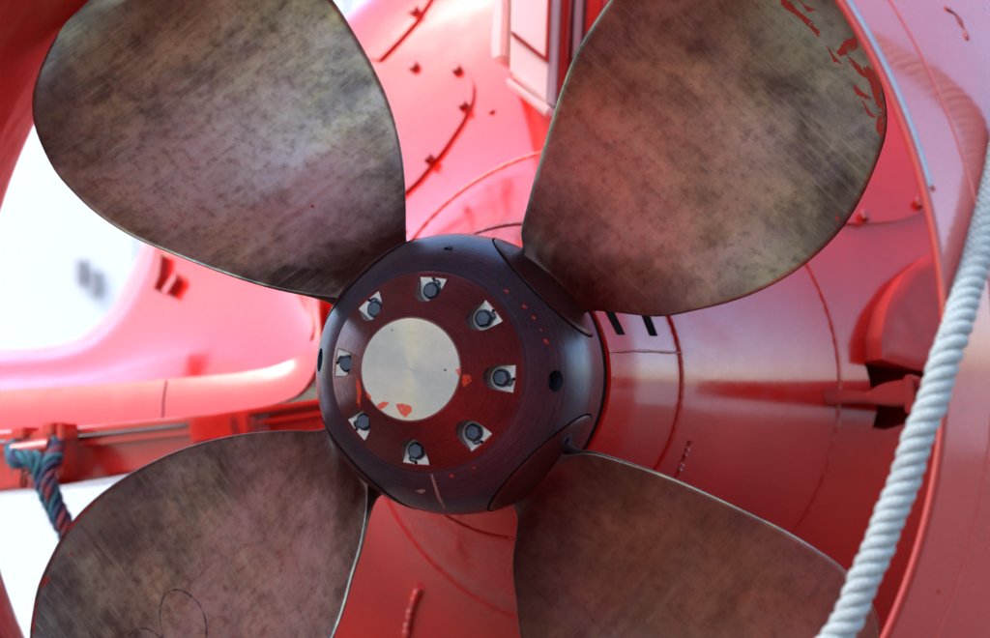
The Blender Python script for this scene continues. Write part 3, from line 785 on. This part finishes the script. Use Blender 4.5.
# ------------------------------------------------------------------ white mooring rope
rope = root('mooring_rope', 'thick white three strand rope hanging across the nozzle edge', 'rope', (1.0, -1.35, 0))
cpx = spline([(640, 900, 0), (745, 745, 0), (836, 638, 0), (866, 575, 0), (893, 510, 0), (918, 440, 0), (941, 375, 0), (963, 305, 0), (984, 232, 0), (1003, 150, 0), (1014, 70, 0), (1024, -20, 0), (1038, -140, 0), (1060, -300, 0)], 260)
cl = []
ys = []
for p in cpx:                               # upper length lies close along the nozzle, lower length hangs clear of its rim
    l, nr = hit(NB, min(p.x, 1000), max(p.y, 110))
    yy = -1.255 - .0002 * max(0, p.y - 330)
    if p.y < 330 and l is not None: yy = max(yy, min(-.7, l.y - .055))
    ys.append(yy)
for _ in range(60): ys = [ys[0]] + [(a + b + c) / 3 for a, b, c in zip(ys, ys[1:], ys[2:])] + [ys[-1]]
for p, yy in zip(cpx, ys): cl.append(P(p.x, p.y, yy))
# let the lower end fall to the floor
lo = cl[0]; tail = [Vector((lo.x - .10 - .15 * t, lo.y - .1 * t, max(.04, lo.z - .9 * t))) for t in (1.2, .9, .6, .3)]
cl = spline(tail + cl, 420)
RR, RSR, PITCH = .0166, .0140, .086
arc = [0]
for a, b in zip(cl, cl[1:]): arc.append(arc[-1] + (b - a).length)
all_paths = []
for sidx in range(3):
    pth = []; nn = Vector((0, 1, 0))
    N = 1500; j = 0
    for i in range(N):
        s = arc[-1] * i / (N - 1)
        while j < len(arc) - 2 and s > arc[j + 1]: j += 1
        t = (s - arc[j]) / (arc[j + 1] - arc[j]); p = cl[j].lerp(cl[j + 1], t); tg_ = (cl[j + 1] - cl[j]).normalized()
        nn = (nn - tg_ * nn.dot(tg_)).normalized(); bb = tg_.cross(nn)
        a = 2 * pi * (s / PITCH + sidx / 3 + .05 * sin(s * 9 + 1) + .03 * sin(s * 23)) + .10 * sin(s * 41 + sidx * 2)
        pth.append(p + (nn * cos(a) + bb * sin(a)) * RR * (1 + .06 * sin(s * 31 + sidx * 2.1)))
    tube('strand', pth, lambda t, k=sidx: RSR * (1 + .05 * sin(t * 140 + k * 2) + .03 * sin(t * 331 + k)), MAT['rope'], rope, 14)
    all_paths.append(pth)

V, F = [], []
for i in range(1500):                       # stray fibres standing off the strands
    pth = random.choice(all_paths); q = random.randrange(300, 1400); p = pth[q]; tg_ = (pth[q + 1] - p).normalized()
    o_ = Vector((random.gauss(0, 1), random.gauss(0, 1), random.gauss(0, 1))); o_ = (o_ - tg_ * o_.dot(tg_)).normalized()
    a = p + o_ * RSR * .95; L_ = random.uniform(.006, .016)
    d2 = (tg_ * random.choice((-1, 1)) + o_ * random.uniform(.2, .7)).normalized(); sd_ = d2.cross(o_).normalized() * .0005
    b = a + d2 * L_ * .5; c = b + (d2 - o_ * .35 + Vector((0, 0, random.uniform(-.4, .4)))).normalized() * L_ * .5; k = len(V)
    V += [a - sd_, a + sd_, b + sd_, b - sd_, c]; F += [[k, k + 1, k + 2, k + 3], [k + 3, k + 2, k + 4]]
fz = mesh('loose_fibres', V, F, MAT['rope'], rope, False); fz['kind'] = 'stuff'

# ------------------------------------------------------------------ teal lashing on the clamp
lash = root('lashing_rope', 'frayed teal and navy rope looped round the red strut clamp', 'rope', P(65, 525, 1.4))
YB = 1.45
def lay(path_px, rads, mats, turns, name, lead=.018):
    pts = [P(x, y, yy) for x, y, yy in path_px]; cl_ = spline(pts, 120)
    for si, mt in enumerate(mats):
        nn = Vector((0, 1, 0)); out = []
        for i, p in enumerate(cl_):
            tg_ = (cl_[min(i + 1, 119)] - cl_[max(0, i - 1)]).normalized(); nn = (nn - tg_ * nn.dot(tg_)).normalized(); bb = tg_.cross(nn)
            a = 2 * pi * (turns * i / 119 + si / len(mats)); out.append(p + (nn * cos(a) + bb * sin(a)) * lead)
        tube(name, out, rads, mt, lash, 10)
lay([(14, 447, 1.56), (16, 459, 1.45), (28, 458, 1.42), (38, 464, 1.42), (43, 480, 1.42), (50, 500, 1.43), (60, 520, 1.44), (70, 545, 1.46), (80, 580, 1.5)], lambda t: .0125 + .002 * sin(t * 40), [MAT['teal'], MAT['teal'], MAT['navy'], MAT['teal']], 4.6, 'strand', .020)
lay([(56, 444, 1.56), (55, 456, 1.46), (50, 464, 1.42), (48, 480, 1.40), (55, 500, 1.41), (63, 520, 1.42), (72, 545, 1.44), (80, 580, 1.5)], lambda t: .012 + .002 * sin(t * 33), [MAT['navy'], MAT['teal'], MAT['redfib'], MAT['redfib']], 4.2, 'strand', .018)
V, F = [], []
for i in range(260):                        # frayed ends
    t = random.random(); x = 20 + 45 * t + random.uniform(-9, 9) if t > .3 else random.uniform(12, 56); y = 452 + 75 * t
    a = P(x, y, 1.41); dd_ = Vector((random.gauss(0, 1), random.gauss(-.3, .5), random.gauss(-.5, 1))).normalized() * random.uniform(.01, .03)
    sd_ = dd_.orthogonal().normalized() * .0011; k = len(V)
    V += [a - sd_, a + sd_, a + dd_ * .6 + sd_, a + dd_ + Vector((0, 0, -.006))]; F += [[k, k + 1, k + 2], [k, k + 2, k + 3]]
fz = mesh('loose_fibres', V, F, MAT['teal'], lash, False); fz['kind'] = 'stuff'
